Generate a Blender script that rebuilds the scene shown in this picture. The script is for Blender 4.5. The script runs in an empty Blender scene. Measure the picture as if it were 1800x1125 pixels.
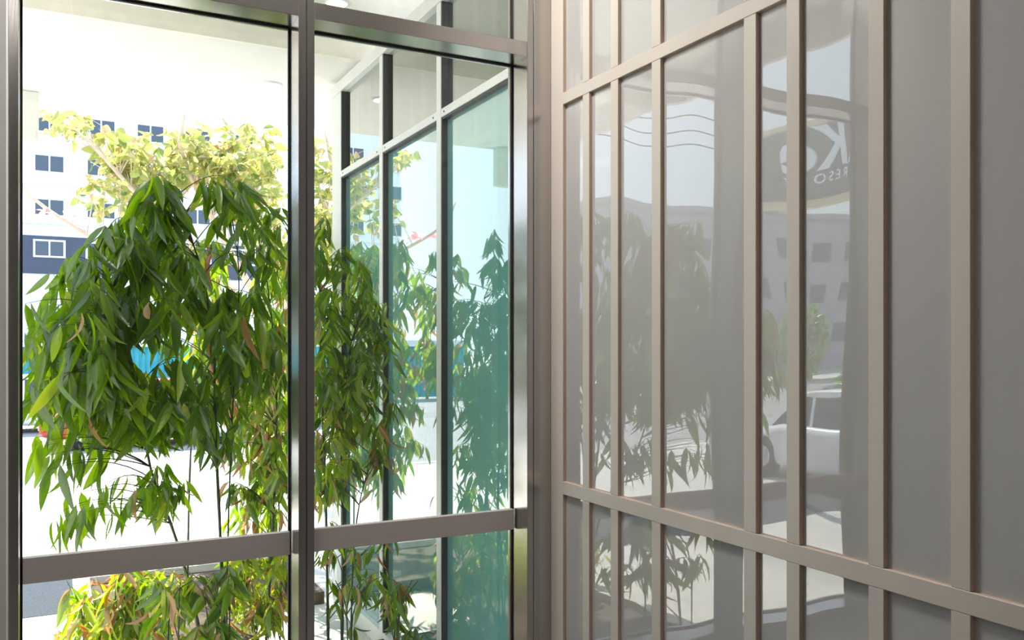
import bpy, bmesh, math, random
from mathutils import Vector, Matrix, noise
R = random.Random(7)
C = bpy.context.scene.collection
S = bpy.context.scene

# ------------------------------------------------------------------ camera, world, sun, exposure
F, CX, HOR, TH, EYE = 1516.0, 900.0, 606.0, math.radians(27.67), 1.55
cam = bpy.data.objects.new('camera', bpy.data.cameras.new('camera'))
C.objects.link(cam)
cam.data.sensor_width = 36.0
cam.data.lens = 36.0 * F / 1800.0
cam.data.shift_y = (HOR - 562.5) / 1800.0
cam.data.clip_end = 600
cam.location = (0, 0, EYE)
cam.rotation_euler = (math.pi / 2, 0, -TH)
S.camera = cam

S.view_settings.view_transform = 'Standard'
S.view_settings.look = 'None'
S.view_settings.exposure = 0.0
S.view_settings.gamma = 1.0
S.view_settings.use_curve_mapping = False

W = bpy.data.worlds.new('sky'); S.world = W; W.use_nodes = True
nt = W.node_tree; nt.nodes.clear()
wo = nt.nodes.new('ShaderNodeOutputWorld'); bg = nt.nodes.new('ShaderNodeBackground')
tc = nt.nodes.new('ShaderNodeTexCoord'); sp = nt.nodes.new('ShaderNodeSeparateXYZ'); cr = nt.nodes.new('ShaderNodeValToRGB')
nt.links.new(tc.outputs['Generated'], sp.inputs[0]); nt.links.new(sp.outputs['Z'], cr.inputs[0])
nt.links.new(cr.outputs[0], bg.inputs['Color']); nt.links.new(bg.outputs[0], wo.inputs[0])
cr.color_ramp.elements[0].position = 0.0; cr.color_ramp.elements[0].color = (0.82, 0.92, 1.0, 1)
cr.color_ramp.elements[1].position = 0.9; cr.color_ramp.elements[1].color = (0.46, 0.66, 0.95, 1)
bg.inputs['Strength'].default_value = 3.0

sun = bpy.data.objects.new('sun', bpy.data.lights.new('sun', 'SUN')); C.objects.link(sun)
sun.data.energy = 16.0; sun.data.angle = math.radians(0.6); sun.data.color = (1.0, 0.94, 0.84)
sdir = Vector((-0.22, 0.80, 1.0)).normalized()          # towards the sun: beyond the street, a little left
sun.rotation_euler = sdir.to_track_quat('Z', 'Y').to_euler()

FILL_W = (64.0, 8.0, 4.0)                # watts of fill lamps added to brighten the room, from window to rear

# ------------------------------------------------------------------ helpers
def tdir(px): return math.tan(TH + math.atan((px - CX) / F))
def P(px, py, Y):
    X = Y * tdir(px); d = Y * math.cos(TH) + X * math.sin(TH)
    return Vector((X, Y, EYE + (HOR - py) / F * d))
def yon(px, X): return X / tdir(px)

def new_mat(name):
    m = bpy.data.materials.new(name); m.use_nodes = True
    return m, m.node_tree, m.node_tree.nodes['Principled BSDF']
def mat(name, col, rough=0.6, metal=0.0, var=0.0, scale=6.0, bump=0.0, bscale=60.0, spec=0.5, emit=None, ior=None, stretch=None):
    m, t, b = new_mat(name)
    b.inputs['Base Color'].default_value = (*col, 1); b.inputs['Roughness'].default_value = rough
    b.inputs['Metallic'].default_value = metal; b.inputs['Specular IOR Level'].default_value = spec
    if ior: b.inputs['IOR'].default_value = ior
    tcn = t.nodes.new('ShaderNodeTexCoord'); mp = t.nodes.new('ShaderNodeMapping')
    t.links.new(tcn.outputs['Object'], mp.inputs[0])
    if stretch: mp.inputs['Scale'].default_value = stretch
    if var:
        n = t.nodes.new('ShaderNodeTexNoise'); n.inputs['Scale'].default_value = scale; n.inputs['Detail'].default_value = 5
        r = t.nodes.new('ShaderNodeValToRGB')
        r.color_ramp.elements[0].position = .3; r.color_ramp.elements[1].position = .7
        r.color_ramp.elements[0].color = (*[c * (1 - var) for c in col], 1)
        r.color_ramp.elements[1].color = (*[min(1, c * (1 + var)) for c in col], 1)
        t.links.new(mp.outputs[0], n.inputs['Vector']); t.links.new(n.outputs[0], r.inputs[0]); t.links.new(r.outputs[0], b.inputs['Base Color'])
    if bump:
        n = t.nodes.new('ShaderNodeTexNoise'); n.inputs['Scale'].default_value = bscale; n.inputs['Detail'].default_value = 3
        bp = t.nodes.new('ShaderNodeBump'); bp.inputs['Strength'].default_value = bump; bp.inputs['Distance'].default_value = 0.01
        t.links.new(mp.outputs[0], n.inputs['Vector']); t.links.new(n.outputs[0], bp.inputs['Height']); t.links.new(bp.outputs[0], b.inputs['Normal'])
    if emit:
        b.inputs['Emission Color'].default_value = (*col, 1); b.inputs['Emission Strength'].default_value = emit
    return m

def glass(name, tint=(1, 1, 1), film=None, film_amt=0.0, ior=1.5, boost=1.0):
    m = bpy.data.materials.new(name); m.use_nodes = True; t = m.node_tree; t.nodes.clear()
    o = t.nodes.new('ShaderNodeOutputMaterial'); mx = t.nodes.new('ShaderNodeMixShader')
    tr = t.nodes.new('ShaderNodeBsdfTransparent'); gl = t.nodes.new('ShaderNodeBsdfGlossy'); fr = t.nodes.new('ShaderNodeFresnel')
    tr.inputs[0].default_value = (*tint, 1); gl.inputs['Roughness'].default_value = 0.0
    ge = t.nodes.new('ShaderNodeNewGeometry'); mr = t.nodes.new('ShaderNodeMapRange')      # the same reflectance on both faces of a thin pane
    mr.inputs['To Min'].default_value = ior; mr.inputs['To Max'].default_value = 1 / ior
    t.links.new(ge.outputs['Backfacing'], mr.inputs['Value']); t.links.new(mr.outputs[0], fr.inputs['IOR'])
    mu = t.nodes.new('ShaderNodeMath'); mu.operation = 'MULTIPLY'; mu.inputs[1].default_value = boost; mu.use_clamp = True
    t.links.new(fr.outputs[0], mu.inputs[0]); t.links.new(mu.outputs[0], mx.inputs[0])
    base = tr
    if film:
        df = t.nodes.new('ShaderNodeBsdfDiffuse'); df.inputs[0].default_value = (*film, 1)
        tl = t.nodes.new('ShaderNodeBsdfTranslucent'); tl.inputs[0].default_value = (*film, 1)
        m2 = t.nodes.new('ShaderNodeMixShader'); m2.inputs[0].default_value = .3
        t.links.new(df.outputs[0], m2.inputs[1]); t.links.new(tl.outputs[0], m2.inputs[2])
        m3 = t.nodes.new('ShaderNodeMixShader'); m3.inputs[0].default_value = film_amt
        t.links.new(tr.outputs[0], m3.inputs[1]); t.links.new(m2.outputs[0], m3.inputs[2]); base = m3
    t.links.new(base.outputs[0], mx.inputs[1]); t.links.new(gl.outputs[0], mx.inputs[2]); t.links.new(mx.outputs[0], o.inputs[0])
    return m

def leaf_mat(name, cols, trans=0.5, gloss=0.06):
    m = bpy.data.materials.new(name); m.use_nodes = True; t = m.node_tree; t.nodes.clear()
    o = t.nodes.new('ShaderNodeOutputMaterial'); oi = t.nodes.new('ShaderNodeObjectInfo'); r = t.nodes.new('ShaderNodeValToRGB')
    while len(r.color_ramp.elements) < len(cols): r.color_ramp.elements.new(.5)
    for i, c in enumerate(cols):
        r.color_ramp.elements[i].position = i / (len(cols) - 1); r.color_ramp.elements[i].color = (*c, 1)
    gi = t.nodes.new('ShaderNodeNewGeometry'); mth = t.nodes.new('ShaderNodeMath'); mth.operation = 'ADD'
    fc = t.nodes.new('ShaderNodeMath'); fc.operation = 'FRACT'
    t.links.new(oi.outputs['Random'], mth.inputs[0]); t.links.new(gi.outputs['Random Per Island'], mth.inputs[1]); t.links.new(mth.outputs[0], fc.inputs[0])
    t.links.new(fc.outputs[0], r.inputs[0])
    # fine lengthwise veins along the blade
    tcn = t.nodes.new('ShaderNodeTexCoord'); wv = t.nodes.new('ShaderNodeTexWave'); wv.bands_direction = 'Y'; wv.inputs['Scale'].default_value = 22; wv.inputs['Distortion'].default_value = .6
    t.links.new(tcn.outputs['Object'], wv.inputs['Vector'])
    mr = t.nodes.new('ShaderNodeMapRange'); mr.inputs['To Min'].default_value = .82; mr.inputs['To Max'].default_value = 1.08
    t.links.new(wv.outputs['Fac'], mr.inputs['Value'])
    vm = t.nodes.new('ShaderNodeVectorMath'); vm.operation = 'SCALE'
    t.links.new(r.outputs[0], vm.inputs[0]); t.links.new(mr.outputs[0], vm.inputs['Scale'])
    df = t.nodes.new('ShaderNodeBsdfDiffuse'); tl = t.nodes.new('ShaderNodeBsdfTranslucent'); gl = t.nodes.new('ShaderNodeBsdfGlossy')
    gl.inputs['Roughness'].default_value = .35
    hs = t.nodes.new('ShaderNodeHueSaturation'); hs.inputs['Hue'].default_value = .485; hs.inputs['Saturation'].default_value = 1.1; hs.inputs['Value'].default_value = 2.7
    t.links.new(vm.outputs[0], df.inputs[0]); t.links.new(vm.outputs[0], hs.inputs['Color']); t.links.new(hs.outputs[0], tl.inputs[0])
    a = t.nodes.new('ShaderNodeMixShader'); a.inputs[0].default_value = trans
    b = t.nodes.new('ShaderNodeMixShader'); b.inputs[0].default_value = gloss
    t.links.new(df.outputs[0], a.inputs[1]); t.links.new(tl.outputs[0], a.inputs[2])
    t.links.new(a.outputs[0], b.inputs[1]); t.links.new(gl.outputs[0], b.inputs[2]); t.links.new(b.outputs[0], o.inputs[0])
    return m

def box_bm(x0, x1, y0, y1, z0, z1, bev=0.0):
    bm = bmesh.new(); bmesh.ops.create_cube(bm, size=1)
    for v in bm.verts: v.co = Vector(((x0 + x1) / 2 + v.co.x * (x1 - x0), (y0 + y1) / 2 + v.co.y * (y1 - y0), (z0 + z1) / 2 + v.co.z * (z1 - z0)))
    if bev: bmesh.ops.bevel(bm, geom=list(bm.edges), offset=bev, segments=1, affect='EDGES')
    return bm
def add_box(bm, *a):
    b = box_bm(*a); me = bpy.data.meshes.new('tmp'); b.to_mesh(me); b.free(); bm.from_mesh(me); bpy.data.meshes.remove(me)
def link(o, parent=None):
    C.objects.link(o)
    if parent: o.parent = parent
    return o
def obj(name, bm, m, parent=None, smooth=False):
    me = bpy.data.meshes.new(name)
    if isinstance(bm, tuple): me.from_pydata(*bm)
    else: bm.to_mesh(me); bm.free()
    if m: me.materials.append(m)
    if smooth:
        for p in me.polygons: p.use_smooth = True
    return link(bpy.data.objects.new(name, me), parent)
def box(name, m, parent, x0, x1, y0, y1, z0, z1, bev=0.0): return obj(name, box_bm(x0, x1, y0, y1, z0, z1, bev), m, parent)
def tag(o, label, cat, group=None, kind=None):
    o['label'] = label; o['category'] = cat
    if group: o['group'] = group
    if kind: o['kind'] = kind
    return o
def struct(o, label=None):
    o['kind'] = 'structure'
    if label: o['label'] = label
    return o
def empty(name, loc=(0, 0, 0), rz=0.0):
    o = bpy.data.objects.new(name, None); o.location = loc; o.rotation_euler = (0, 0, rz); o.empty_display_size = .1
    return link(o)
def at_base(name, loc): return empty(name, loc)
def tube(pts, radii, n=6, cap=True):
    vs, fs = [], []
    for i, p in enumerate(pts):
        p = Vector(p); a = Vector(pts[max(0, i - 1)]); b = Vector(pts[min(len(pts) - 1, i + 1)])
        d = (b - a).normalized(); u = d.orthogonal() if abs(d.z) > .9 else d.cross(Vector((0, 0, 1)))
        if abs(d.z) > .9: u = d.cross(Vector((0, 1, 0)))
        u.normalize(); v = d.cross(u); r = radii[i] if isinstance(radii, (list, tuple)) else radii
        for k in range(n):
            a_ = 2 * math.pi * k / n; vs.append(p + (u * math.cos(a_) + v * math.sin(a_)) * r)
        if i:
            for k in range(n): fs.append((n * (i - 1) + k, n * (i - 1) + (k + 1) % n, n * i + (k + 1) % n, n * i + k))
    if cap: fs += [tuple(range(n))[::-1], tuple(range(n * (len(pts) - 1), n * len(pts)))]
    return ([tuple(v) for v in vs], [], fs)
def bez(p0, p1, p2, n):
    return [p0 * (1 - t) ** 2 + p1 * 2 * t * (1 - t) + p2 * t * t for t in [i / n for i in range(n + 1)]]
def inside(poly, x, y):
    c = False; j = len(poly) - 1
    for i in range(len(poly)):
        xi, yi = poly[i]; xj, yj = poly[j]
        if (yi > y) != (yj > y) and x < (xj - xi) * (y - yi) / (yj - yi) + xi: c = not c
        j = i
    return c
def sample(poly):
    xs = [p[0] for p in poly]; ys = [p[1] for p in poly]
    while True:
        x = R.uniform(min(xs), max(xs)); y = R.uniform(min(ys), max(ys))
        if inside(poly, x, y): return x, y

# ------------------------------------------------------------------ materials
M = {}
M['batten'] = mat('painted_batten', (.60, .545, .485), .42, var=.05, scale=3, bump=.05, bscale=40, stretch=(1, 1, .15))
M['edge'] = mat('raw_edge', (.64, .47, .36), .6, var=.12, scale=12, stretch=(1, 1, .2))
def panel_mat():
    m, t, b = new_mat('glossy_panel')
    b.inputs['Base Color'].default_value = (.475, .47, .462, 1); b.inputs['Roughness'].default_value = .01; b.inputs['IOR'].default_value = 2.15
    g = t.nodes.new('ShaderNodeNewGeometry'); mp = t.nodes.new('ShaderNodeMapping'); mp.inputs['Scale'].default_value = (1, 1.6, .7)
    n = t.nodes.new('ShaderNodeTexNoise'); n.inputs['Scale'].default_value = 1.9; n.inputs['Detail'].default_value = 0
    bp = t.nodes.new('ShaderNodeBump'); bp.inputs['Strength'].default_value = 1.0; bp.inputs['Distance'].default_value = .0045
    t.links.new(g.outputs['Position'], mp.inputs[0]); t.links.new(mp.outputs[0], n.inputs['Vector'])
    t.links.new(n.outputs[0], bp.inputs['Height']); t.links.new(bp.outputs[0], b.inputs['Normal'])
    return m
M['panel'] = panel_mat()
M['frame'] = mat('anodised_frame', (.50, .468, .45), .2, metal=.92, var=.04, scale=2, bump=.02, bscale=200, stretch=(1, 1, .05))
M['railpaint'] = mat('taupe_rail', (.54, .495, .465), .45, var=.03, scale=3, bump=.02, bscale=120)
M['gasket'] = mat('black_gasket', (.008, .008, .009), .5)
M['drywall'] = mat('white_drywall', (.72, .72, .70), .8, var=.03, bump=.06, bscale=180)
M['greywall'] = mat('grey_drywall', (.30, .295, .29), .8, var=.03, bump=.06, bscale=180)
M['floor'] = mat('concrete_floor', (.20, .19, .18), .35, var=.12, scale=3)
M['ceil'] = mat('white_ceiling', (.78, .77, .74), .9, var=.02)
M['pane'] = glass('clear_glass', (.97, .985, .975), ior=1.45)
M['fin'] = glass('teal_glass', (.50, .74, .70), film=(.24, .52, .48), film_amt=.88, ior=1.6, boost=2.9)
M['fin_clear'] = glass('grey_green_glass', (.40, .46, .41), ior=1.6, boost=3.0)
M['whiteframe'] = mat('white_aluminium', (.66, .66, .63), .4, var=.05, scale=4, bump=.04)
M['darkreveal'] = mat('dark_reveal', (.02, .024, .024), .5, var=.3, scale=60)
M['stucco'] = mat('cream_stucco', (.74, .715, .67), .9, var=.03, scale=14, bump=.25, bscale=90)
M['stucco2'] = mat('beige_stucco', (.80, .75, .65), .9, var=.05, scale=10, bump=.25, bscale=90)
M['lamp'] = mat('lamp_lens', (1, .97, .9), .4, emit=5.0)
M['ring'] = mat('lamp_ring', (.8, .8, .78), .4)
M['paving'] = mat('pale_concrete', (.56, .54, .50), .9, var=.08, scale=3, bump=.1, bscale=50)
M['shade'] = mat('shade_paving', (.06, .07, .085), .9, spec=.1, var=.25, scale=60, bump=.2, bscale=120)  # paving darkened and blued, canopy shade put into the colour
M['road'] = mat('worn_street', (.30, .30, .30), .9, var=.12, scale=4)
M['redkerb'] = mat('red_kerb', (.48, .17, .13), .8, var=.15, scale=8)
M['soil'] = mat('planter_soil', (.09, .065, .045), 1.0, var=.4, scale=20, bump=.6, bscale=30)
M['bwall'] = mat('white_render', (.78, .81, .86), .9, var=.03, scale=1)
M['band'] = mat('navy_band', (.07, .085, .125), .8, var=.08, scale=3)
M['bwin'] = mat('window_glass', (.03, .055, .10), .08, spec=.8)
M['bframe'] = mat('window_frame', (.85, .87, .9), .5)
M['blind'] = mat('pale_blind', (.45, .52, .6), .7, stretch=(1, 1, 1), var=.2, scale=8)
M['grey_b'] = mat('grey_building', (.40, .40, .43), .9, var=.05, scale=.6)
M['teal'] = mat('teal_metal', (.06, .36, .44), .5, var=.12, scale=3)
M['red'] = mat('red_paint', (.55, .05, .035), .2, var=.03)
M['white'] = mat('white_paint', (.8, .8, .8), .2, var=.02)
M['silver'] = mat('silver_paint', (.5, .52, .54), .25, metal=.5, var=.02)
M['tyre'] = mat('tyre', (.015, .015, .016), .8, var=.2)
M['chrome'] = mat('chrome', (.7, .7, .72), .2, metal=1.0, var=.02)
M['carglass'] = mat('car_glass', (.02, .03, .04), .05, spec=.8, var=.1)
M['light_red'] = mat('tail_lamp', (.5, .02, .02), .2, var=.1)
M['sign'] = mat('sign_face', (.13, .14, .155), .5, var=.04)
M['cream'] = mat('sign_trim', (.70, .58, .40), .5, var=.04)
M['letter'] = mat('sign_letters', (.8, .86, .92), .5, var=.02)
M['wire'] = mat('black_wire', (.02, .02, .02), .7, var=.1)
M['culm'] = mat('bamboo_culm', (.045, .06, .03), .4, var=.5, scale=30)
M['twig'] = mat('bamboo_twig', (.10, .085, .05), .6, var=.4, scale=20)
M['bark'] = mat('pale_bark', (.62, .50, .40), .85, var=.18, scale=12, bump=.3, bscale=30)
M['leaf'] = leaf_mat('bamboo_leaf', [(.036, .085, .007), (.07, .145, .009), (.045, .10, .008), (.11, .205, .011), (.062, .13, .010), (.155, .25, .014)], .60)
M['leaf_y'] = leaf_mat('bamboo_leaf_pale', [(.16, .27, .02), (.28, .34, .035), (.11, .22, .02), (.34, .36, .06)], .5)
M['leaf_d'] = leaf_mat('bamboo_leaf_dry', [(.34, .17, .05), (.42, .26, .12), (.30, .13, .04), (.45, .33, .19)], .35)
M['leaf_t'] = leaf_mat('tree_leaf', [(.15, .21, .05), (.34, .34, .10), (.11, .18, .05), (.42, .38, .14), (.22, .26, .07), (.44, .33, .18)], .45)
M['leaf_h'] = leaf_mat('hedge_leaf', [(.05, .12, .02), (.10, .20, .03), (.16, .26, .05)], .4)
M['petal'] = leaf_mat('pink_petal', [(.75, .35, .38), (.8, .5, .5)], .4)

# ------------------------------------------------------------------ room shell
B = 3.40                                   # interior face of the window wall
AX = 2.0                                   # face of the panels on the right wall
GY = B + .145                              # glass plane
GZ = -0.55                                 # ground outside
ZC = 4.05
floor = struct(box('floor', M['floor'], None, -3.4, 2.2, -4.2, GY + .03, -.25, 0))
ceil_ = struct(box('ceiling', M['ceil'], None, -3.4, 2.2, -4.2, GY + .03, ZC, ZC + .2))
wl = struct(box('wall_left', M['greywall'], None, -3.4, -3.2, -4.2, B, 0, ZC))
wb = struct(box('wall_back', M['greywall'], None, -3.4, 2.2, -4.2, -4.0, 0, ZC))
def fill_lamp(x, y, watts, label):  # unseen fill lamp, added to brighten the right wall and the room
    o = empty('fill_lamp', (x, y, ZC - .03)); tag(o, label, 'light', 'added fill lamps in the room')
    box('housing', M['ring'], o, -.34, .34, -.34, .34, 0, .03, .004)
    box('diffuser', M['lamp'], o, -.30, .30, -.30, .30, -.012, 0, .003)
    l = bpy.data.lights.new('fill_light', 'AREA'); l.size = .6; l.energy = watts; l.color = (1.0, .95, .90)
    lo = link(bpy.data.objects.new('fill_light', l), o); lo.location = (0, 0, -.03)
for w_, x, y, lab in zip(FILL_W, (.75, -.6, -2.2), (2.98, -.2, -2.8), ('added square fill lamp nearest the window', 'added square fill lamp in the middle of the room', 'added square fill lamp by the rear wall')):
    fill_lamp(x, y, w_, lab)
jx0 = B * tdir(13) - .05
wf = struct(box('wall_front', M['drywall'], None, -3.2, B * tdir(14), B - .03, GY + .06, 0, ZC, .004))

# right wall: backing, glossy panels, battens and rails
wr = struct(box('wall_right', M['drywall'], None, AX + .012, AX + .2, -4.2, B + .05, 0, ZC))
FP = AX - .016                             # front of the battens
edges = [(975.6, 989.5), (1024, 1035.3), (1073, 1085.9), (1145, 1160.5), (1307, 1328.4), (1382, 1405), (1526, 1553), (1671, 1705.5), (1880, 1925), (2150, 2210)]
bat = [(yon(e[1], FP), yon(e[0], FP)) for e in edges]     # (near, far) along the wall
bat[0] = (bat[0][0], B)
def zat(px, py, X): return P(px, py, yon(px, X)).z
zu0, zu1 = zat(987, 185, FP), zat(987, 164.5, FP)
zl0, zl1 = zat(988, 868.5, FP), zat(988, 846, FP)
rows = [(0.12, zl0), (zl1, zu0), (zu1, ZC)]
for z0, z1, nm in ((zl0, zl1, 'rail'), (zu0, zu1, 'rail'), (0, .12, 'rail')):
    o = box(nm, M['batten'], wr, FP, AX + .012, -4.0, bat[0][0] - .0006, z0, z1, .0012)
box('batten', M['batten'], wr, FP, AX + .012, bat[0][0], bat[0][1], 0, ZC, .0012)
for i, (y0, y1) in enumerate(bat[1:]):
    for z0, z1 in rows: box('batten', M['batten'], wr, FP + .0006, AX + .012, y0, y1, z0 + .0007, z1 - .0007, .0012)
pb = [b for b in bat]
for i in range(len(pb) - 1):
    for z0, z1 in rows:
        y0, y1 = pb[i + 1][1], pb[i][0]
        box('panel', M['panel'], wr, AX, AX + .012, y0 + .0003, y1 - .0003, z0, z1)
for z0, z1 in rows: box('panel', M['panel'], wr, AX, AX + .012, -4.0, pb[-1][0], z0, z1)

for o in [c for c in wr.children if c.name.split('.')[0] in ('batten', 'rail')]:      # painted faces, raw brown edges
    o.data.materials.append(M['edge'])
    for p in o.data.polygons:
        if abs(p.normal.x) < .5: p.material_index = 1

# ------------------------------------------------------------------ storefront window
ZT0, ZT1 = 2.846, 2.912
win = struct(empty('window_1', (0, B, 0)), 'grey aluminium storefront window with two tall bays')
def wbox(name, m, x0, x1, y0, y1, z0, z1, bev=0.0):
    o = box(name, m, None, x0, x1, y0 - B, y1 - B, z0, z1, bev); o.parent = win; return o
mx0, mx1 = B * tdir(525), B * tdir(553)
lx0, lx1 = B * tdir(13), B * tdir(32.7)
rx0 = B * tdir(927); rx1 = AX + .012
mm = (mx0 + mx1) / 2
gb = GY + .045
wbox('mullion', M['frame'], mx0, mm - .0012, B, gb, 0, ZC, .0015)
wbox('mullion', M['frame'], mm + .0012, mx1, B, gb, 0, ZC, .0015)
wbox('jamb', M['frame'], lx0, lx1, B, gb, 0, ZC, .0015)
gx = B * tdir(938)
wbox('jamb', M['frame'], rx0, gx - .001, B, gb, 0, ZC, .0015)
wbox('corner_post', M['frame'], gx + .001, rx1, B + .001, gb, 0, ZC, .0015)
for x0, x1 in ((lx1, mx0), (mx1, rx0)):
    wbox('header', M['frame'], x0, x1, B, gb, ZT0, ZT1, .0015)
    wbox('sill', M['frame'], x0, x1, B, gb, 0, .09, .0015)
    wbox('rail', M['railpaint'], x0 + .008, x1 - .008, GY - .035, GY - .004, .70, .793, .0015)
    for z0, z1 in ((.09, ZT0), (ZT1, ZC)):
        g = .007
        wbox('pane', M['pane'], x0 + g, x1 - g, GY, GY + .008, z0 + g, z1 - g)
        bm = bmesh.new()
        for a in ((x0, x0 + g, z0, z1), (x1 - g, x1, z0, z1), (x0 + g, x1 - g, z0, z0 + g), (x0 + g, x1 - g, z1 - g, z1)):
            add_box(bm, a[0], a[1], GY - .003 - B, GY + .012 - B, a[2], a[3])
        obj('gasket', bm, M['gasket'], win)

# ------------------------------------------------------------------ glazed return wall outside
FX = 2.0
fin = struct(empty('window_2', (FX, GY, GZ)), 'teal glazed wall with white frame standing outside at a right angle')
def fbox(name, m, x0, x1, y0, y1, z0, z1, bev=0.0):
    o = box(name, m, None, x0 - FX, x1 - FX, y0 - GY, y1 - GY, z0 - GZ, z1 - GZ, bev); o.parent = fin; return o
FE = yon(584, FX - .035)                    # far end
fm = [(yon(672, FX - .035), yon(666.5, FX - .035)), (yon(774.4, FX - .035), yon(767, FX - .035))]
fm.append((fm[1][0] - 1.10, fm[1][1] - 1.10))
fend = (yon(599, FX - .035), FE)
zt = zat(599.6, 311, FX - .035); zt1 = zat(599.6, 300, FX - .035)
ztop = zat(601, 158.7, FX - .035); ztop1 = zat(584, 157, FX - .035)
fin_posts = [fend] + fm
for y0, y1 in fin_posts[:3]:
    fbox('mullion', M['whiteframe'], FX - .035, FX - .012, y0, y1, GZ, ztop, .002)
    fbox('mullion_reveal', M['darkreveal'], FX - .030, FX + .05, y0 - .012, y1 + .002, GZ, ztop)
fbox('top_rail', M['whiteframe'], FX - .042, FX + .06, GY + .06, FE + .03, ztop, ztop1 + .01, .003)
yy = [GY + .06, fm[1][0], fm[1][1], fm[0][0], fm[0][1], fend[0]]
for k in range(0, 6, 2):
    y0, y1 = yy[k], yy[k + 1]
    fbox('transom', M['whiteframe'], FX - .034, FX - .012, y0, y1, zt, zt1, .002)
    fbox('transom_reveal', M['darkreveal'], FX - .028, FX + .05, y0, y1, zt - .012, zt1)
    fbox('bottom_rail', M['whiteframe'], FX - .034, FX + .05, y0, y1, GZ, GZ + .12, .002)
    for yb in (y0, y1):                     # rivet heads at the joints
        if yb > GY + .1:
            s = .05 if yb == y0 else -.05
            fbox('screw', M['darkreveal'], FX - .0365, FX - .033, yb + s - .005, yb + s + .005, (zt + zt1) / 2 - .005, (zt + zt1) / 2 + .005)
    for z0, z1 in ((GZ + .12, zt - .012), (zt1, ztop)):
        fbox('pane', M['fin'] if z0 < zt else M['fin_clear'], FX + .004, FX + .012, y0 + .001, y1 - .012, z0, z1)
# the rest of that room, beyond the glass
ib = struct(box('wall_beyond', M['stucco'], None, 5.0, 5.2, GY + .1, FE, GZ, 3.75))
fr_ = struct(box('floor_beyond', M['floor'], None, FX + .05, 5.0, GY + .1, FE, GZ - .1, GZ + .02))

# ------------------------------------------------------------------ canopy
ZS = EYE + .626 * B                         # soffit
YD, YE, XE = 1.845 * B, 2.48 * B, -.83
can = struct(box('canopy', M['stucco'], None, XE, 6.0, YD, YE, ZS, ZS + .6), 'pale stucco entrance canopy')
box('drop_face', M['stucco2'], can, XE + .002, 6.0, YD - .03, YD, ZS - .0, ZS + .33)
box('upper_soffit', M['stucco'], can, XE, 6.0, GY + .06, YD, ZS + .30, ZS + .6)
box('fascia_lip', M['stucco'], can, XE, 6.0, YE, YE + .05, ZS + .03, ZS + .62)
box('fascia_lip', M['stucco'], can, XE - .05, XE, GY + .06, YE + .05, ZS + .03, ZS + .62)
box('upper_wall', M['stucco'], can, -6, 6.0, GY + .08, GY + .3, ZC, ZS + 1.5)
def downlight(px, py, z, r, label):
    k = (z - EYE) * F / (HOR - py); t = tdir(px); Y = k / (math.cos(TH) + t * math.sin(TH)); X = Y * t
    o = empty('recessed_light', (X, Y, z - .012))
    tag(o, label, 'light', 'recessed canopy lights')
    b = bmesh.new(); bmesh.ops.create_circle(b, cap_ends=True, radius=r * .84, segments=28)
    obj('lens', b, M['lamp'], o).location = (0, 0, -.001)
    n = 28; vs = []; fs = []
    for i in range(n):
        a = 2 * math.pi * i / n
        for rr, zz in ((r * .84, 0), (r, -.004), (r, .012)): vs.append((rr * math.cos(a), rr * math.sin(a), zz))
    for i in range(n):
        j = (i + 1) % n
        for k_ in range(2): fs.append((3 * i + k_, 3 * i + k_ + 1, 3 * j + k_ + 1, 3 * j + k_))
    obj('trim_ring', (vs, [], fs), M['ring'], o, True)
downlight(478, 148, ZS, .085, 'round recessed light in the lower canopy soffit beyond the left bay')
downlight(592, 4, ZS + .30, .085, 'round recessed light near the building seen above the right bay header')
pn = empty('hanging_panel', P(54, 165, YE - .1))
x0, x1 = P(20, 165, YE - .1).x, P(68, 165, YE - .1).x; z0 = P(60, 250, YE - .1).z
o = box('board', M['stucco'], None, x0, x1, YE - .16, YE - .04, z0, ZS, .008); o.parent = pn; o.location = -pn.location
o = box('stain_strip', M['stucco2'], None, x0 + .02, x1 - .02, YE - .165, YE - .16, z0 + .02, z0 + .10); o.parent = pn; o.location = -pn.location
tag(pn, 'cream panel hanging below the canopy edge at far left', 'panel')

# ------------------------------------------------------------------ ground
struct(box('sidewalk', M['paving'], None, -14, 30, GY + .09, 14.2, GZ - .2, GZ), 'pale concrete forecourt and sidewalk')
struct(box('street', M['road'], None, -140, 60, 14.2, 40, GZ - .4, GZ - .12), 'street')
struct(box('street_side', M['road'], None, -140, -14, -20, 14.2, GZ - .4, GZ - .12), 'side street')
struct(box('far_sidewalk', M['paving'], None, -140, 60, 40, 140, GZ - .4, GZ - .02), 'far sidewalk')
struct(box('shade_strip', M['shade'], None, -14, .1, 7.6, 8.9, GZ, GZ + .004), 'dark painted strip of canopy shade across the forecourt')  # thin dark sheet painted as the canopy's shade on the concrete
struct(box('kerb', M['redkerb'], None, -14.15, -14, -10, 14.2, GZ - .2, GZ + .02), 'red painted kerb')
struct(box('kerb', M['paving'], None, -14, 30, 14.2, 14.4, GZ - .2, GZ + .01), 'street kerb')
bm = bmesh.new()
for a in ((.22, FX - .05, GY + .3, 5.6), (.22, 1.2, 5.6, 6.9), (.22, 1.9, 6.9, 8.0)): add_box(bm, a[0], a[1], a[2], a[3], GZ, GZ + .10)
bed = struct(obj('planter_bed', bm, M['soil']), 'planting bed')
bm = bmesh.new()
for a in ((.1, FX - .05, 8.0, 8.15), (.1, .22, GY + .3, 8.0)): add_box(bm, a[0], a[1], a[2], a[3], GZ, GZ + .16)
struct(obj('planter_kerb', bm, M['paving']), 'low concrete planter edge')

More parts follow.
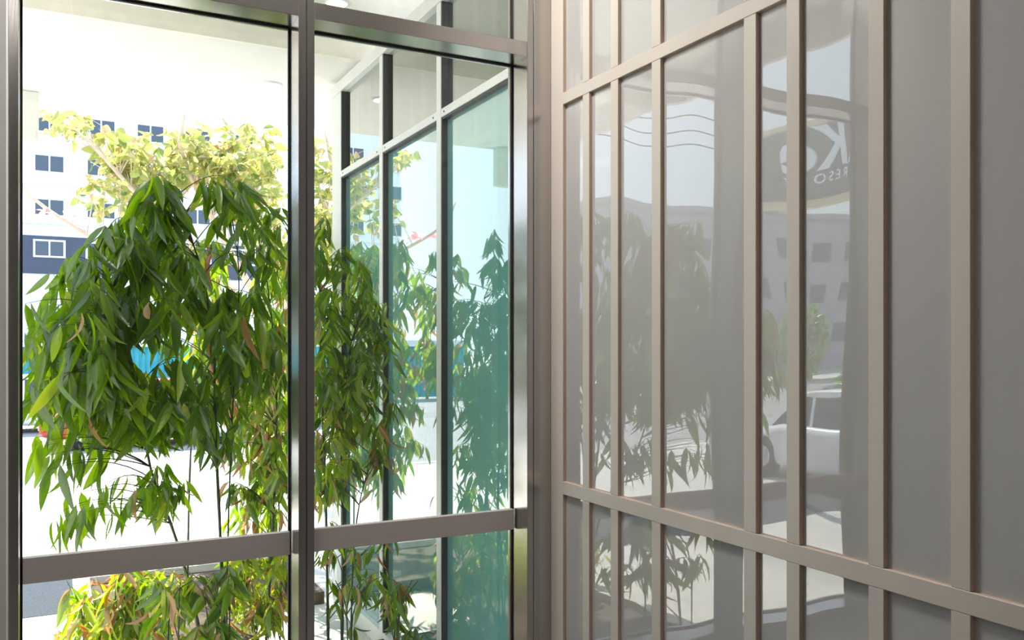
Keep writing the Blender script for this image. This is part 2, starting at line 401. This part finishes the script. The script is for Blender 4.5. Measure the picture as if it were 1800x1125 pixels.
# ------------------------------------------------------------------ bamboo
def leaf_mesh(name, m, droop, w, fold=.18, n=6):
    vs, fs = [], []
    for i in range(n + 1):
        t = i / n
        half = w * (math.sin(math.pi * min(1, t ** .72)) ** .85 if 0 < t < 1 else 0) * .5
        x = math.sin(t * droop) / droop if droop > .01 else t
        z = -(1 - math.cos(t * droop)) / droop if droop > .01 else 0
        if i in (0, n): vs.append((x, 0, z))
        else: vs += [(x, -half, z + half * fold * 2), (x, 0, z), (x, half, z + half * fold * 2)]
    fs += [(0, 2, 1), (0, 3, 2)]
    for i in range(n - 2):
        a = 1 + 3 * i
        fs += [(a, a + 1, a + 4, a + 3), (a + 1, a + 2, a + 5, a + 4)]
    a = 1 + 3 * (n - 2); e = len(vs) - 1
    fs += [(a, a + 1, e), (a + 1, a + 2, e)]
    me = bpy.data.meshes.new(name); me.from_pydata(vs, [], fs); me.materials.append(m)
    for p in me.polygons: p.use_smooth = True
    return me
LM = {k: [leaf_mesh('leaf', M[k], d, w) for d, w in ((.15, .20), (.5, .175), (.9, .19), (.3, .225), (.7, .15))] for k in ('leaf', 'leaf_y')}
LM['leaf_d'] = [leaf_mesh('leaf', M['leaf_d'], d, w, .5) for d, w in ((.6, .16), (1.2, .13), (.9, .2))]
TM = [leaf_mesh('leaf', M['leaf_t'], d, w, .15, 5) for d, w in ((.4, .48), (.8, .42), (.2, .55))]
HM = [leaf_mesh('leaf', M['leaf_h'], d, w, .15, 5) for d, w in ((.4, .45), (.8, .4))]
FM = [leaf_mesh('petal', M['petal'], .6, .6, .2, 5)]
def orient(p, d, length, up=None, roll=0.0):
    d = Vector(d).normalized(); u = Vector(up) if up else Vector((R.uniform(-1, 1), R.uniform(-1, 1), R.uniform(-.3, 1)))
    z = u - d * u.dot(d)
    if z.length < 1e-3: z = d.orthogonal()
    z.normalize(); y = z.cross(d)
    m = Matrix((d, y, z)).transposed().to_4x4()
    return Matrix.Translation(p) @ m @ Matrix.Scale(length, 4)

class Plant:
    """canes (polyline), branches to given tips, leaves on the branches"""
    def __init__(s, name, base, label, cat, group=None):
        s.root = empty(name, base); tag(s.root, label, cat, group); s.b = Vector(base); s.leaves = []; s.canes = []
    def loc(s, pts): return [Vector(p) - s.b for p in pts]
    def cane(s, pts, r0, r1, name='culm', m='culm'):
        pts = [Vector(p) for p in pts]; fine = []
        for i in range(len(pts) - 1):
            a = pts[max(0, i - 1)]; b = pts[i]; c = pts[i + 1]; d = pts[min(len(pts) - 1, i + 2)]
            for k in range(5):
                t = k / 5; fine.append(.5 * ((2 * b) + (c - a) * t + (2 * a - 5 * b + 4 * c - d) * t * t + (3 * b - a - 3 * c + d) * t ** 3))
        fine.append(pts[-1]); n = len(fine)
        rad = [r0 + (r1 - r0) * i / (n - 1) for i in range(n)]
        if name == 'culm': rad = [r * (1.22 if i % 3 == 0 else 1) for i, r in enumerate(rad)]
        o = obj(name, tube(s.loc(fine), rad, 7), M[m], s.root, True); s.canes.append(fine); return o
    def branch(s, tip, r=.0028, up=.12, name='branch', m='twig', below=.15):
        tip = Vector(tip); best = None
        for c in s.canes:
            for q in c:
                dd = (Vector((q.x, q.y, 0)) - Vector((tip.x, tip.y, 0))).length * .7 + abs(q.z - (tip.z - below)) * 1.0
                if best is None or dd < best[0]: best = (dd, q)
        p0 = best[1]; mid = (p0 + tip) / 2 + Vector((R.uniform(-.04, .04), R.uniform(-.04, .04), up * R.uniform(.5, 1.3)))
        pts = bez(p0, mid, tip, 7)
        o = obj(name, tube(s.loc(pts), [r * (1 - .75 * i / 7) for i in range(8)], 4), M[m], s.root, True)
        return o, pts

def hang(plant, tip, n, lmin, lmax, kinds, spread=.55, tmin=.45, up=.12, r=.0036):
    br, pts = plant.branch(tip, r, up)
    L = len(pts) - 1
    seg = (pts[-1] - pts[-3]).normalized()
    tmin = max(tmin, 1 - .34 / max(.05, (tip - pts[0]).length))
    for i in range(n):
        t = 1 - (1 - tmin) * (i / max(1, n - 1)) ** 1.3 if n > 1 else 1
        f = t * L; k = min(L - 1, int(f)); p = pts[k].lerp(pts[k + 1], f - k)
        a = R.uniform(0, 2 * math.pi)
        d = Vector((math.cos(a) * spread, math.sin(a) * spread, -1)) + seg * .35 * R.random()
        kind = R.choices([k_ for k_, _ in kinds], [w for _, w in kinds])[0]
        ln = R.uniform(lmin, lmax)
        if (p + d.normalized() * ln).y < GY + .06: d.y = abs(d.y)
        if p.y < GY + .12: continue
        pe = p + d.normalized() * ln * 1.0
        if max(p.x, pe.x) > FX - .07: continue
        plant.leaves.append((ln, br, R.choice(LM[kind]), orient(p - plant.b, d, ln)))
def finish(plant, name='leaf', cap=300, sub=True):
    lv = sorted(plant.leaves, key=lambda l: -l[0] / max(1.0, (plant.b + l[3].translation).y))
    for ln, br, me, mx in lv[:cap]:
        o = bpy.data.objects.new(name, me); C.objects.link(o); o.parent = br if (br and sub) else plant.root; o.matrix_basis = mx
    rest = lv[cap:]
    if rest:
        by = {}
        for ln, br, me, mx in rest: by.setdefault(me.materials[0].name, []).append((me, mx))
        for mn, it in by.items():
            vs, fs = [], []
            for me, mx in it:
                o_ = len(vs); vs += [tuple(mx @ v.co) for v in me.vertices]; fs += [tuple(o_ + i for i in p.vertices) for p in me.polygons]
            o = obj('foliage', (vs, [], fs), bpy.data.materials[mn], plant.root, True); o['kind'] = 'stuff'

def canepts(lst): return [P(x, y, Y) for x, y, Y in lst]
G1 = [('leaf', 93), ('leaf_y', 5.5), ('leaf_d', 1.5)]
G1B = [('leaf', 80), ('leaf_y', 17), ('leaf_d', 3)]
G2 = [('leaf', 45), ('leaf_y', 40), ('leaf_d', 15)]
G3 = [('leaf', 14), ('leaf_y', 68), ('leaf_d', 18)]
grp = 'bamboo canes in the planting bed outside the window'
def bamboo(label, cane_list, extra=()):
    pts = canepts(cane_list); base = Vector((pts[0].x, pts[0].y, GZ + .08))
    pl = Plant('bamboo', base, label, 'bamboo', grp)
    pl.cane([base] + pts, .011, .0025)
    for e in extra:
        q = canepts(e); pl.cane([Vector((q[0].x, q[0].y, GZ + .08))] + q, .006, .002)
    return pl
b1 = bamboo('tall dark bamboo cane rising through the middle of the left bay', [(394, 1125, 4.9), (388, 960, 4.9), (378, 740, 4.85), (374, 580, 4.8), (340, 430, 4.7), (290, 345, 4.6)], [[(398, 1125, 5.0), (402, 900, 5.0), (410, 700, 5.0), (420, 480, 4.9), (398, 340, 4.8)]])
b2 = bamboo('bamboo cane leaning left with big drooping leaves in the left bay', [(352, 1125, 5.1), (325, 1000, 5.05), (300, 920, 5.0), (264, 820, 4.9), (235, 650, 4.75), (190, 480, 4.6), (165, 430, 4.5)])
b3 = bamboo('bamboo cane with pale leaves beside the central mullion', [(468, 1125, 5.7), (478, 950, 5.7), (486, 700, 5.6), (470, 500, 5.4), (440, 370, 5.2)])
b4 = bamboo('bamboo cane directly right of the central mullion', [(577, 1125, 5.3), (573, 900, 5.25), (566, 700, 5.2), (562, 480, 5.1), (580, 430, 5.1)])
b5 = bamboo('bamboo cane arching towards the teal glazed wall', [(601, 1125, 5.0), (603, 930, 5.0), (600, 760, 5.0), (618, 600, 4.95), (655, 520, 4.9)], [[(617, 1125, 4.9), (622, 960, 4.9), (640, 850, 4.9), (668, 790, 4.9)]])
def fill(plants, poly, n, yr, leaves, lr, kinds, **k):
    for _ in range(n):
        x, y = sample(poly); Y = R.uniform(*yr); tip = P(x, y - 45, Y)
        pl = min(plants, key=lambda q: min((Vector(c) - tip).length for cn in q.canes for c in cn))
        hang(pl, tip, R.randint(*leaves), lr[0], lr[1], kinds, **k)
left = [b1, b2, b3]
for x, y, Y, n, pl in ((262, 318, 4.5, 6, b1), (300, 322, 4.5, 5, b1), (235, 345, 4.5, 5, b1), (395, 326, 4.8, 6, b1), (425, 322, 4.8, 5, b1), (470, 360, 5.0, 5, b3), (495, 365, 5.0, 5, b3), (185, 400, 4.5, 5, b2), (150, 430, 4.4, 6, b2), (110, 480, 4.4, 5, b2), (460, 400, 5.0, 4, b3), (330, 375, 4.6, 5, b1)):
    hang(pl, P(x, y, Y), n, .15, .23, [('leaf', 95), ('leaf_y', 5)], spread=1.0, tmin=.8)
fill(left, [(240, 380), (270, 350), (320, 355), (300, 420), (330, 520), (250, 520), (200, 480)], 28, (4.3, 4.9), (5, 8), (.16, .25), G1)
fill(left, [(380, 350), (450, 345), (440, 420), (400, 430)], 11, (4.5, 5.0), (5, 7), (.15, .23), G1)
fill(left, [(430, 400), (505, 430), (505, 560), (420, 520)], 14, (4.6, 5.2), (4, 6), (.13, .20), G1)
fill(left, [(140, 440), (240, 400), (420, 520), (505, 560), (505, 700), (400, 720), (250, 730), (100, 700), (42, 640), (42, 560), (100, 500)], 118, (4.2, 5.4), (5, 8), (.14, .25), G1)
fill(left, [(42, 560), (180, 540), (200, 690), (120, 730), (42, 740)], 52, (4.0, 4.6), (5, 7), (.16, .24), G1)
fill(left, [(60, 690), (350, 690), (400, 760), (300, 800), (130, 800), (60, 760)], 72, (4.3, 5.2), (5, 7), (.15, .25), G1)
fill(left, [(300, 720), (420, 700), (430, 830), (330, 830)], 18, (4.8, 5.4), (4, 6), (.12, .2), G1)
fill([b3], [(400, 650), (505, 600), (505, 950), (400, 960)], 90, (5.3, 6.3), (5, 7), (.12, .2), G2)
fill([b1, b2], [(200, 880), (330, 850), (330, 930), (220, 930)], 16, (4.6, 5.1), (4, 6), (.12, .2), G1)
for x, y, n in ((88, 830, 2), (135, 920, 3), (105, 930, 3), (160, 900, 2), (185, 880, 2), (60, 800, 2), (230, 900, 3)):
    hang(b2, P(x, y - 30, 4.45), n, .14, .22, G1, spread=.3, tmin=.85)
right = [b4, b5]
fill(right, [(555, 400), (590, 430), (640, 500), (660, 560), (675, 640), (650, 700), (556, 740)], 72, (4.5, 5.4), (5, 8), (.11, .18), G1B)
fill(right, [(556, 700), (650, 700), (670, 800), (620, 900), (556, 940)], 58, (4.6, 5.4), (4, 7), (.11, .18), G2)
fill([b5], [(660, 790), (700, 810), (690, 860), (650, 850)], 4, (4.7, 4.95), (4, 5), (.13, .18), [('leaf', 70), ('leaf_d', 30)])
fill(right, [(556, 960), (700, 960), (690, 1100), (556, 1110)], 24, (4.7, 5.3), (3, 5), (.1, .17), G2)
fill(right, [(640, 540), (690, 580), (695, 760), (640, 760)], 24, (4.5, 5.2), (4, 7), (.10, .17), G1B)
fill([b2], [(48, 800), (120, 800), (110, 880), (48, 880)], 7, (4.3, 4.6), (3, 4), (.18, .24), G1, spread=.4)
fill([b2], [(90, 880), (170, 870), (160, 960), (90, 960)], 5, (4.3, 4.7), (3, 4), (.16, .22), G1, spread=.4)
b6 = bamboo('sunlit bamboo cane at the far side of the bed behind the left bay', [(330, 1000, 7.2), (335, 800, 7.2), (350, 600, 7.1), (370, 430, 6.9)])
b7 = bamboo('far bamboo cane standing close to the teal glazed wall', [(492, 1000, 7.5), (490, 800, 7.5), (496, 600, 7.4), (500, 470, 7.3)])
b8 = bamboo('far bamboo cane behind the central mullion', [(532, 1050, 6.7), (530, 800, 6.7), (535, 600, 6.7), (540, 470, 6.6)])
fill([b6], [(330, 450), (400, 450), (430, 760), (320, 660)], 40, (6.8, 7.6), (5, 8), (.14, .24), G2)
fill([b7], [(450, 470), (520, 450), (525, 900), (440, 900)], 110, (6.9, 7.8), (5, 8), (.14, .24), G2)
fill([b8], [(500, 450), (580, 470), (580, 900), (490, 900)], 100, (6.2, 7.1), (5, 8), (.14, .22), G2)
for b in (b1, b2, b3, b4, b5): finish(b)
for b in (b6, b7, b8): finish(b, cap=150)

def shoot(label, px, Y, poly, n, kinds, lr):
    base = P(px, 900, Y); base.z = GZ + .08
    pl = Plant('bamboo_shoot', base, label, 'bamboo', 'low bamboo shoots at the foot of the window')
    for k in range(5):
        x = px + R.uniform(-60, 60); q = P(x, 1080, Y + R.uniform(-.2, .2)); q2 = P(x + R.uniform(-40, 40), 1020, Y)
        pl.cane([Vector((q.x, q.y, GZ + .08)), q, q2], .005, .002)
    fill([pl], poly, n, (Y - .35, Y + .35), (5, 8), lr, kinds, spread=.9, up=.2)
    finish(pl, cap=200)
shoot('low pale yellow bamboo shoots at the bottom left corner of the left bay', 190, 6.1, [(130, 1060), (260, 1030), (330, 1040), (330, 1150), (90, 1160)], 60, G3, (.14, .24))
shoot('low bamboo shoots with dry leaves below the rail beside the two canes', 345, 4.55, [(260, 1060), (420, 1040), (420, 1170), (240, 1170)], 30, G2, (.13, .22))
shoot('low bamboo shoots below the rail beside the central mullion', 470, 5.9, [(400, 1000), (506, 1000), (506, 1150), (400, 1150)], 70, G3, (.12, .2))
shoot('low sunlit bamboo shoots in front of the teal glazed wall', 660, 4.7, [(590, 1090), (720, 1070), (780, 1110), (780, 1170), (560, 1170)], 18, G2, (.11, .18))

# ------------------------------------------------------------------ trees
def tree(label, base, trunks, polys, n_tw, lr, yr, leafset, cap=300, flowers=()):
    pl = Plant('street_tree', base, label, 'tree', 'trees beyond the canopy')
    for pts, r in trunks: pl.cane([base] + [P(*p) for p in pts], r, r * .22, 'trunk', 'bark')
    for poly, n in zip(polys, n_tw):
        for _ in range(n):
            x, y = sample(poly); tip = P(x, y, R.uniform(*yr))
            br, pts = pl.branch(tip, .008, .1, 'branch', 'bark', .5)
            for i in range(R.randint(5, 9)):
                t = R.uniform(.55, 1); f = t * 7; k = min(6, int(f)); p = pts[k].lerp(pts[k + 1], f - k)
                a = R.uniform(0, 6.283); d = Vector((math.cos(a), math.sin(a), R.uniform(-1.3, .3)))
                ln = R.uniform(*lr)
                pl.leaves.append((ln, br, R.choice(leafset), orient(p - pl.b, d, ln)))
    for x, y, Y in flowers:
        tip = P(x, y, Y); br, pts = pl.branch(tip, .006, .1, 'branch', 'bark', .5)
        for i in range(7):
            a = i * .9; me = FM[0]
            o = bpy.data.objects.new('petal', me); C.objects.link(o); o.parent = br
            o.matrix_basis = orient(tip - pl.b, (math.cos(a), math.sin(a), R.uniform(-.4, .8)), R.uniform(.09, .13))
    finish(pl, cap=cap)
tb = P(535, 700, 11.4); tb.z = GZ
tree('multi-stemmed tree with pale bark and yellow leaves beyond the canopy edge', tb,
     [([(500, 620, 11.3), (420, 470, 11.0), (345, 330, 10.8), (310, 240, 10.6)], .07), ([(470, 590, 11.4), (340, 450, 11.0), (230, 330, 10.6), (150, 240, 10.3)], .06),
      ([(505, 560, 11.5), (460, 400, 11.4), (420, 260, 11.3), (380, 190, 11.2)], .06), ([(480, 640, 11.2), (330, 520, 10.5), (180, 430, 10.2), (60, 350, 10.0), (20, 290, 10.0)], .045),
      ([(310, 360, 11.3), (318, 250, 11.2), (326, 190, 11.2)], .05)],
     [[(75, 185), (150, 190), (140, 240), (80, 230)], [(150, 210), (505, 215), (505, 300), (180, 320)], [(120, 270), (330, 250), (300, 380), (150, 360)], [(350, 240), (505, 240), (505, 440), (400, 360)]],
     [12, 120, 50, 90], (.10, .19), (10.2, 11.6), TM, 300, [(80, 375, 10.0), (123, 380, 10.0), (350, 500, 10.6)])
tb2 = P(640, 700, 13.0); tb2.z = GZ
tree('slender pale tree seen right of the central mullion behind the bamboo', tb2,
     [([(620, 500, 12.9), (590, 330, 12.8), (570, 220, 12.7)], .07), ([(600, 480, 13.0), (560, 330, 12.9), (520, 230, 12.8)], .06)],
     [[(520, 220), (600, 225), (600, 480), (545, 480)]], [80], (.12, .2), (12.2, 13.4), TM, 220)

# ------------------------------------------------------------------ building across the street
BY = 65.0
bl = empty('apartment_building', (-4, BY, GZ)); tag(bl, 'white apartment building with a dark navy band and sliding windows', 'building')
def bbox(name, m, x0, x1, y0, y1, z0, z1, par=None):
    o = box(name, m, None, x0 + 4, x1 + 4, y0 - BY, y1 - BY, z0 - GZ, z1 - GZ); o.parent = par or bl; return o
bbox('wall', M['bwall'], -20, 13, BY, BY + 14, GZ, 26)
zb = [P(40, 480, BY).z, P(40, 413, BY).z]
bbox('band', M['band'], -20.1, 13.1, BY - .12, BY, zb[0], zb[1])
for py in (392, 322, 240): z = P(40, py, BY).z; bbox('ledge', M['bwall'], -20.05, 13.05, BY - .25, BY, z, z + .22)
pitch = 3.1; x_first = P(87, 360, BY).x
for ri, (t0, t1) in enumerate(((425, 450), (352, 378), (275, 302), (203, 232), (130, 158))):
    z1, z0 = P(87, t0, BY).z, P(87, t1, BY).z
    for k in range(-7, 5):
        xc = x_first + k * pitch
        if not -19.3 < xc < 12: continue
        w = bbox('window', M['bframe'], xc - .95, xc + .95, BY - .18, BY, z0 - .12, z1 + .12)
        for sx in (-1, 1):
            a, b = (xc - .82, xc - .05) if sx < 0 else (xc + .05, xc + .82)
            bbox('pane', M['bwin'], a, b, BY - .2, BY - .17, z0, z1, w)
def text(body, size, loc, rot, m, parent, ext=.01, space=1.0, shear=0.0, bold=0.0):
    cu = bpy.data.curves.new('lettering', 'FONT'); cu.body = body; cu.size = size; cu.extrude = ext; cu.space_character = space; cu.shear = shear; cu.offset = bold
    cu.materials.append(m); tmp = bpy.data.objects.new('lettering', cu); C.objects.link(tmp); bpy.context.view_layer.update()
    me = bpy.data.meshes.new_from_object(tmp.evaluated_get(bpy.context.evaluated_depsgraph_get())); bpy.data.objects.remove(tmp)
    o = bpy.data.objects.new('lettering', me); link(o, parent); o.location = loc; o.rotation_euler = rot
    return o
text('Fairway', 2.6, (-19.3 + 4, -.16, zb[0] - GZ + .5), (math.pi / 2, 0, 0), M['letter'], bl, .03)

# low grey buildings further along the street (seen in the reflections)
g1 = empty('low_building', (-50.5, 58, GZ)); tag(g1, 'long low grey building reflected in the glossy wall panels', 'building')
def gb_(root, name, m, x0, x1, y0, y1, z0, z1, par=None):
    o = box(name, m, None, x0, x1, y0, y1, z0, z1); o.parent = par or root; return o
gb_(g1, 'wall', M['grey_b'], -16, 16, 0, 14, 0, 13.5)
gb_(g1, 'parapet', M['grey_b'], -16.2, 16.2, -.2, 14.2, 13.5, 14.0)
for i in range(7):
    for j in range(3): gb_(g1, 'window', M['bwin'], -14 + i * 4.3, -11.6 + i * 4.3, -.08, 0, 2.6 + j * 3.6, 4.2 + j * 3.6)
g2 = empty('balcony_building', (-40, 26, GZ)); tag(g2, 'grey tower with stacked balconies reflected in the wall panels', 'building')
gb_(g2, 'wall', M['grey_b'], -9, 0, -5, 7, 0, 17)
for j in range(5):
    sl = gb_(g2, 'balcony', M['bframe'], 0, 1.6, -4.8, 4.6, 3.0 + j * 3, 3.25 + j * 3)
    gb_(g2, 'railing', M['grey_b'], 1.52, 1.58, -4.8, 4.6, 3.25 + j * 3, 4.2 + j * 3, sl)
for y in (5.2, 6.4): gb_(g2, 'column', M['bframe'], .1, .5, y, y + .4, 0, 17)

# teal corrugated fence across the street
fe = empty('corrugated_fence', (2, 33, GZ - .12)); tag(fe, 'teal corrugated metal fence across the street', 'fence')
n = 0
for k in range(16):
    bm = bmesh.new(); x0 = -13 + k * 1.6
    vs = []; fs = []
    for i in range(17):
        x = x0 + i * .1 - (.0 if i < 16 else .005); y = .05 if (i // 1) % 2 else -.05
        vs += [(x, y, .08), (x, y, 2.15)]
        if i: fs.append((2 * i - 2, 2 * i, 2 * i + 1, 2 * i - 1))
    bm.free()
    obj('panel', (vs, [], fs), M['teal'], fe)
    o = box('post', M['band'], fe, x0 - .05, x0 + .05, .06, .16, 0, 2.2)
box('cap_rail', M['bwall'], fe, -13, 12.6, -.12, .16, 2.15, 2.4)

# ------------------------------------------------------------------ cars
def loft(secs):
    vs, fs = [], []; n = None
    for x, hw, z0, z1, r in secs:
        ring = []
        for sx, sz in ((1, 0), (1, 1), (-1, 1), (-1, 0)):
            cz = z1 - r if sz else z0 + r; cyy = sx * (hw - r)
            st = {(1, 0): -90, (1, 1): 0, (-1, 1): 90, (-1, 0): 180}[(sx, sz)]
            for a in (0, 30, 60, 90):
                an = math.radians(st + a); ring.append((x, cyy + r * math.cos(an), cz + r * math.sin(an)))
        n = len(ring); base = len(vs); vs += ring
        if base:
            for k in range(n): fs.append((base - n + k, base - n + (k + 1) % n, base + (k + 1) % n, base + k))
    fs.append(tuple(range(n))[::-1]); fs.append(tuple(range(len(vs) - n, len(vs))))
    return (vs, [], fs)
def car(name, label, paint, loc, rz, suv=False):
    c = empty(name, loc, rz); tag(c, label, 'car')
    H = 1.62 if suv else 1.44; sh = 1.02 if suv else .90
    obj('body', loft([(-2.2, .72, .35, .75, .1), (-2.1, .84, .25, sh - .04, .12), (-1.5, .89, .2, sh, .14), (0, .91, .2, sh, .12), (.9, .9, .2, sh - .02, .12), (1.75, .86, .24, sh - .16, .14), (2.1, .78, .28, .68, .14), (2.2, .66, .35, .58, .1)]), M[paint], c, True)
    rr = -2.0 if suv else -1.55
    obj('roof', loft([(rr + .12, .6, H - .10, H - .06, .018), (rr + .35, .66, H - .1, H, .03), (-.2, .69, H - .1, H + .01, .03), (.35, .66, H - .1, H - .02, .03), (.5, .62, H - .11, H - .07, .018)]), M[paint], c, True)
    zt_ = H - .06; zb_ = sh - .06
    def quad(nm, p, m): 
        me = ([tuple(v) for v in p], [], [(0, 1, 2, 3)]); o = obj(nm, me, M[m], c); mo = o.modifiers.new('thickness', 'SOLIDIFY'); mo.thickness = .02; return o
    quad('windshield', [(1.25, -.76, zb_), (1.25, .76, zb_), (.46, .62, zt_), (.46, -.62, zt_)], 'carglass')
    quad('rear_window', [(rr - .25 if not suv else rr - .08, .76, zb_), (rr - .25 if not suv else rr - .08, -.76, zb_), (rr + .15, -.62, zt_), (rr + .15, .62, zt_)], 'carglass')
    for s in (-1, 1):
        for xa, xb, xc, xd in ((.02, 1.16, .42, .02), (-1.0, -.06, -.06, -1.0), (rr - .1, -1.08, -1.08, rr + .25)):
            quad('side_window', [(xa, s * .80, zb_), (xb, s * .78, zb_), (xc, s * .645, zt_), (xd, s * .655, zt_)], 'carglass')
        for xp in (-.02, -1.04, ): quad('pillar', [(xp - .045, s * .81, zb_), (xp + .045, s * .81, zb_), (xp + .045, s * .66, zt_), (xp - .045, s * .66, zt_)], paint)
        for xw in (-1.35, 1.35):
            pts = [(xw, s * .68, .33), (xw, s * .70, .33), (xw, s * .88, .33), (xw, s * .90, .33)]
            t_ = obj('wheel', tube(pts, [.29, .33, .33, .29], 20), M['tyre'], c, True)
            obj('hub', tube([(xw, s * .895, .33), (xw, s * .912, .33)], [.19, .15], 14), M['chrome'], t_, True)
        box('headlight', M['chrome'], c, 2.02, 2.16, s * .66 - .13, s * .66 + .13, .56, .68, .02)
        box('tail_light', M['light_red'], c, -2.20, -2.06, s * .64 - .1, s * .64 + .1, .62, .8, .02)
        box('door_handle', M['chrome'], c, -.25, -.07, s * .905 - .015, s * .905 + .015, .74, .77, .005)
    box('number_plate', M['white'], c, 2.17, 2.225, -.24, .24, .4, .5, .005)
    return c
def gp(px, Y, z): p = P(px, HOR, Y); return (p.x, p.y, z)
ZR = GZ - .12
car('car', 'red car parked in the street behind the bamboo', 'red', gp(265, 21.0, ZR), math.pi)
car('car', 'white car parked in the street right of the red car', 'white', gp(430, 24.0, ZR), math.pi)
car('car', 'white car parked at far left of the street behind the bamboo', 'white', gp(40, 25.5, ZR), math.pi)
car('car', 'white car reflected in the wall panels under the sign', 'white', (-6.5, 9.0, GZ), math.pi / 2)
car('car', 'silver car far off reflected in the wall panels', 'silver', (-22, 21, ZR), math.pi / 2 + .3)

# ------------------------------------------------------------------ street sign on its post, overhead wires, hedge, palm
sg = empty('street_sign', (-5.1, 10.6, GZ)); tag(sg, 'dark hanging sign with pale letters and cream edge reflected in the wall', 'sign')
def sign_board(off, thick, z_shift, x):
    vs = []; n = 16
    y0, y1 = -4.4 + off, -.3 - off
    for i in range(n + 1):
        t = i / n; y = y0 + (y1 - y0) * t
        zt_ = 5.18 - off; zb_ = 4.06 - .10 * math.sin(math.pi * t) + z_shift + off
        vs += [(x, y, zb_), (x, y, zt_), (x - thick, y, zb_), (x - thick, y, zt_)]
    fs = []
    for i in range(n):
        a, b = 4 * i, 4 * i + 4
        fs += [(a, b, b + 1, a + 1), (a + 2, a + 3, b + 3, b + 2), (a, a + 2, b + 2, b), (a + 1, b + 1, b + 3, a + 3)]
    fs += [(0, 1, 3, 2), (4 * n, 4 * n + 2, 4 * n + 3, 4 * n + 1)]
    return (vs, [], fs)
obj('edge_trim', sign_board(0, .16, 0, 0), M['cream'], sg)
obj('face', sign_board(.10, .04, 0, .03), M['sign'], sg)
box('post', M['grey_b'], sg, -.18, -.02, -.25, -.05, 0, 5.2)
text('LAKe', .86, (.035, -3.70, 4.46), (math.pi / 2, 0, math.pi / 2), M['letter'], sg, .012, 1.0, .2, .02)
text('SS & RESORT', .19, (.035, -3.3, 4.26), (math.pi / 2, 0, math.pi / 2), M['letter'], sg, .012, 1.5)

for k, (z, y) in enumerate(((13.9, 36), (13.1, 36), (12.4, 36))):
    pts = []
    for i in range(25):
        t = i / 24; pts.append(Vector((-75 + 115 * t, y, z - .5 * (1 - (2 * t - 1) ** 2))))
    w = empty('overhead_wire', (-75, y, z)); pts = [p - Vector((-75, y, z)) for p in pts]
    obj('cable', tube(pts, .035, 5), M['wire'], w, True)
    tag(w, ['topmost', 'middle', 'lowest'][k] + ' of three overhead power lines crossing the street', 'wire', 'overhead power lines')
def bush(label, c, rad, n):
    pl = Plant('hedge_bush', Vector(c), label, 'bush', 'hedge bushes across the street')
    pl.cane([Vector(c), Vector(c) + Vector((0, 0, rad[2]))], .08, .03, 'stem', 'bark')
    for i in range(n):
        v = Vector((R.gauss(0, 1), R.gauss(0, 1), R.gauss(0, 1))).normalized() * R.uniform(.75, 1)
        p = Vector(c) + Vector((v.x * rad[0], v.y * rad[1], rad[2] + v.z * rad[2]))
        ln = R.uniform(.35, .6); pl.leaves.append((ln, None, R.choice(HM), orient(p - pl.b, v + Vector((0, 0, -.4)), ln)))
    finish(pl, cap=0, sub=False)
for k, (x, y, lab) in enumerate(((-26, 41, 'nearest'), (-32.5, 41, 'second'), (-39, 41, 'third'), (-19, 17, 'low roadside'))):
    bush(lab + ' green hedge bush seen only as a reflection', (x, y, GZ), (2.6, 1.6, 2.4 if k < 3 else .9), 900)
pc = Vector((-15.5, 36, GZ)); pm = empty('palm_tree', pc); tag(pm, 'palm tree reflected in the teal glazed wall', 'tree')
obj('trunk', tube([(0, 0, 0), (.1, 0, 2), (.05, 0, 4.6)], [.2, .15, .13], 8), M['bark'], pm, True)
vs, fs = [], []
for i in range(14):
    t0 = i / 14; x = 1.9 * t0; z = .9 * math.sin(t0 * 2.2) - .9 * t0 * t0
    for s in (-1, 1):
        o_ = len(vs); L = .55 * math.sin(math.pi * (t0 * .8 + .15)); vs += [(x, 0, z), (x + .1, 0, z), (x + .28, s * L, z - .22)]; fs.append((o_, o_ + 1, o_ + 2))
fme = bpy.data.meshes.new('frond'); fme.from_pydata(vs, [], fs); fme.materials.append(M['leaf_h'])
for i in range(16):
    o = bpy.data.objects.new('frond', fme); link(o, pm); o.location = (.05, 0, 4.55); o.rotation_euler = (0, R.uniform(-.5, .5), i * 2.4)
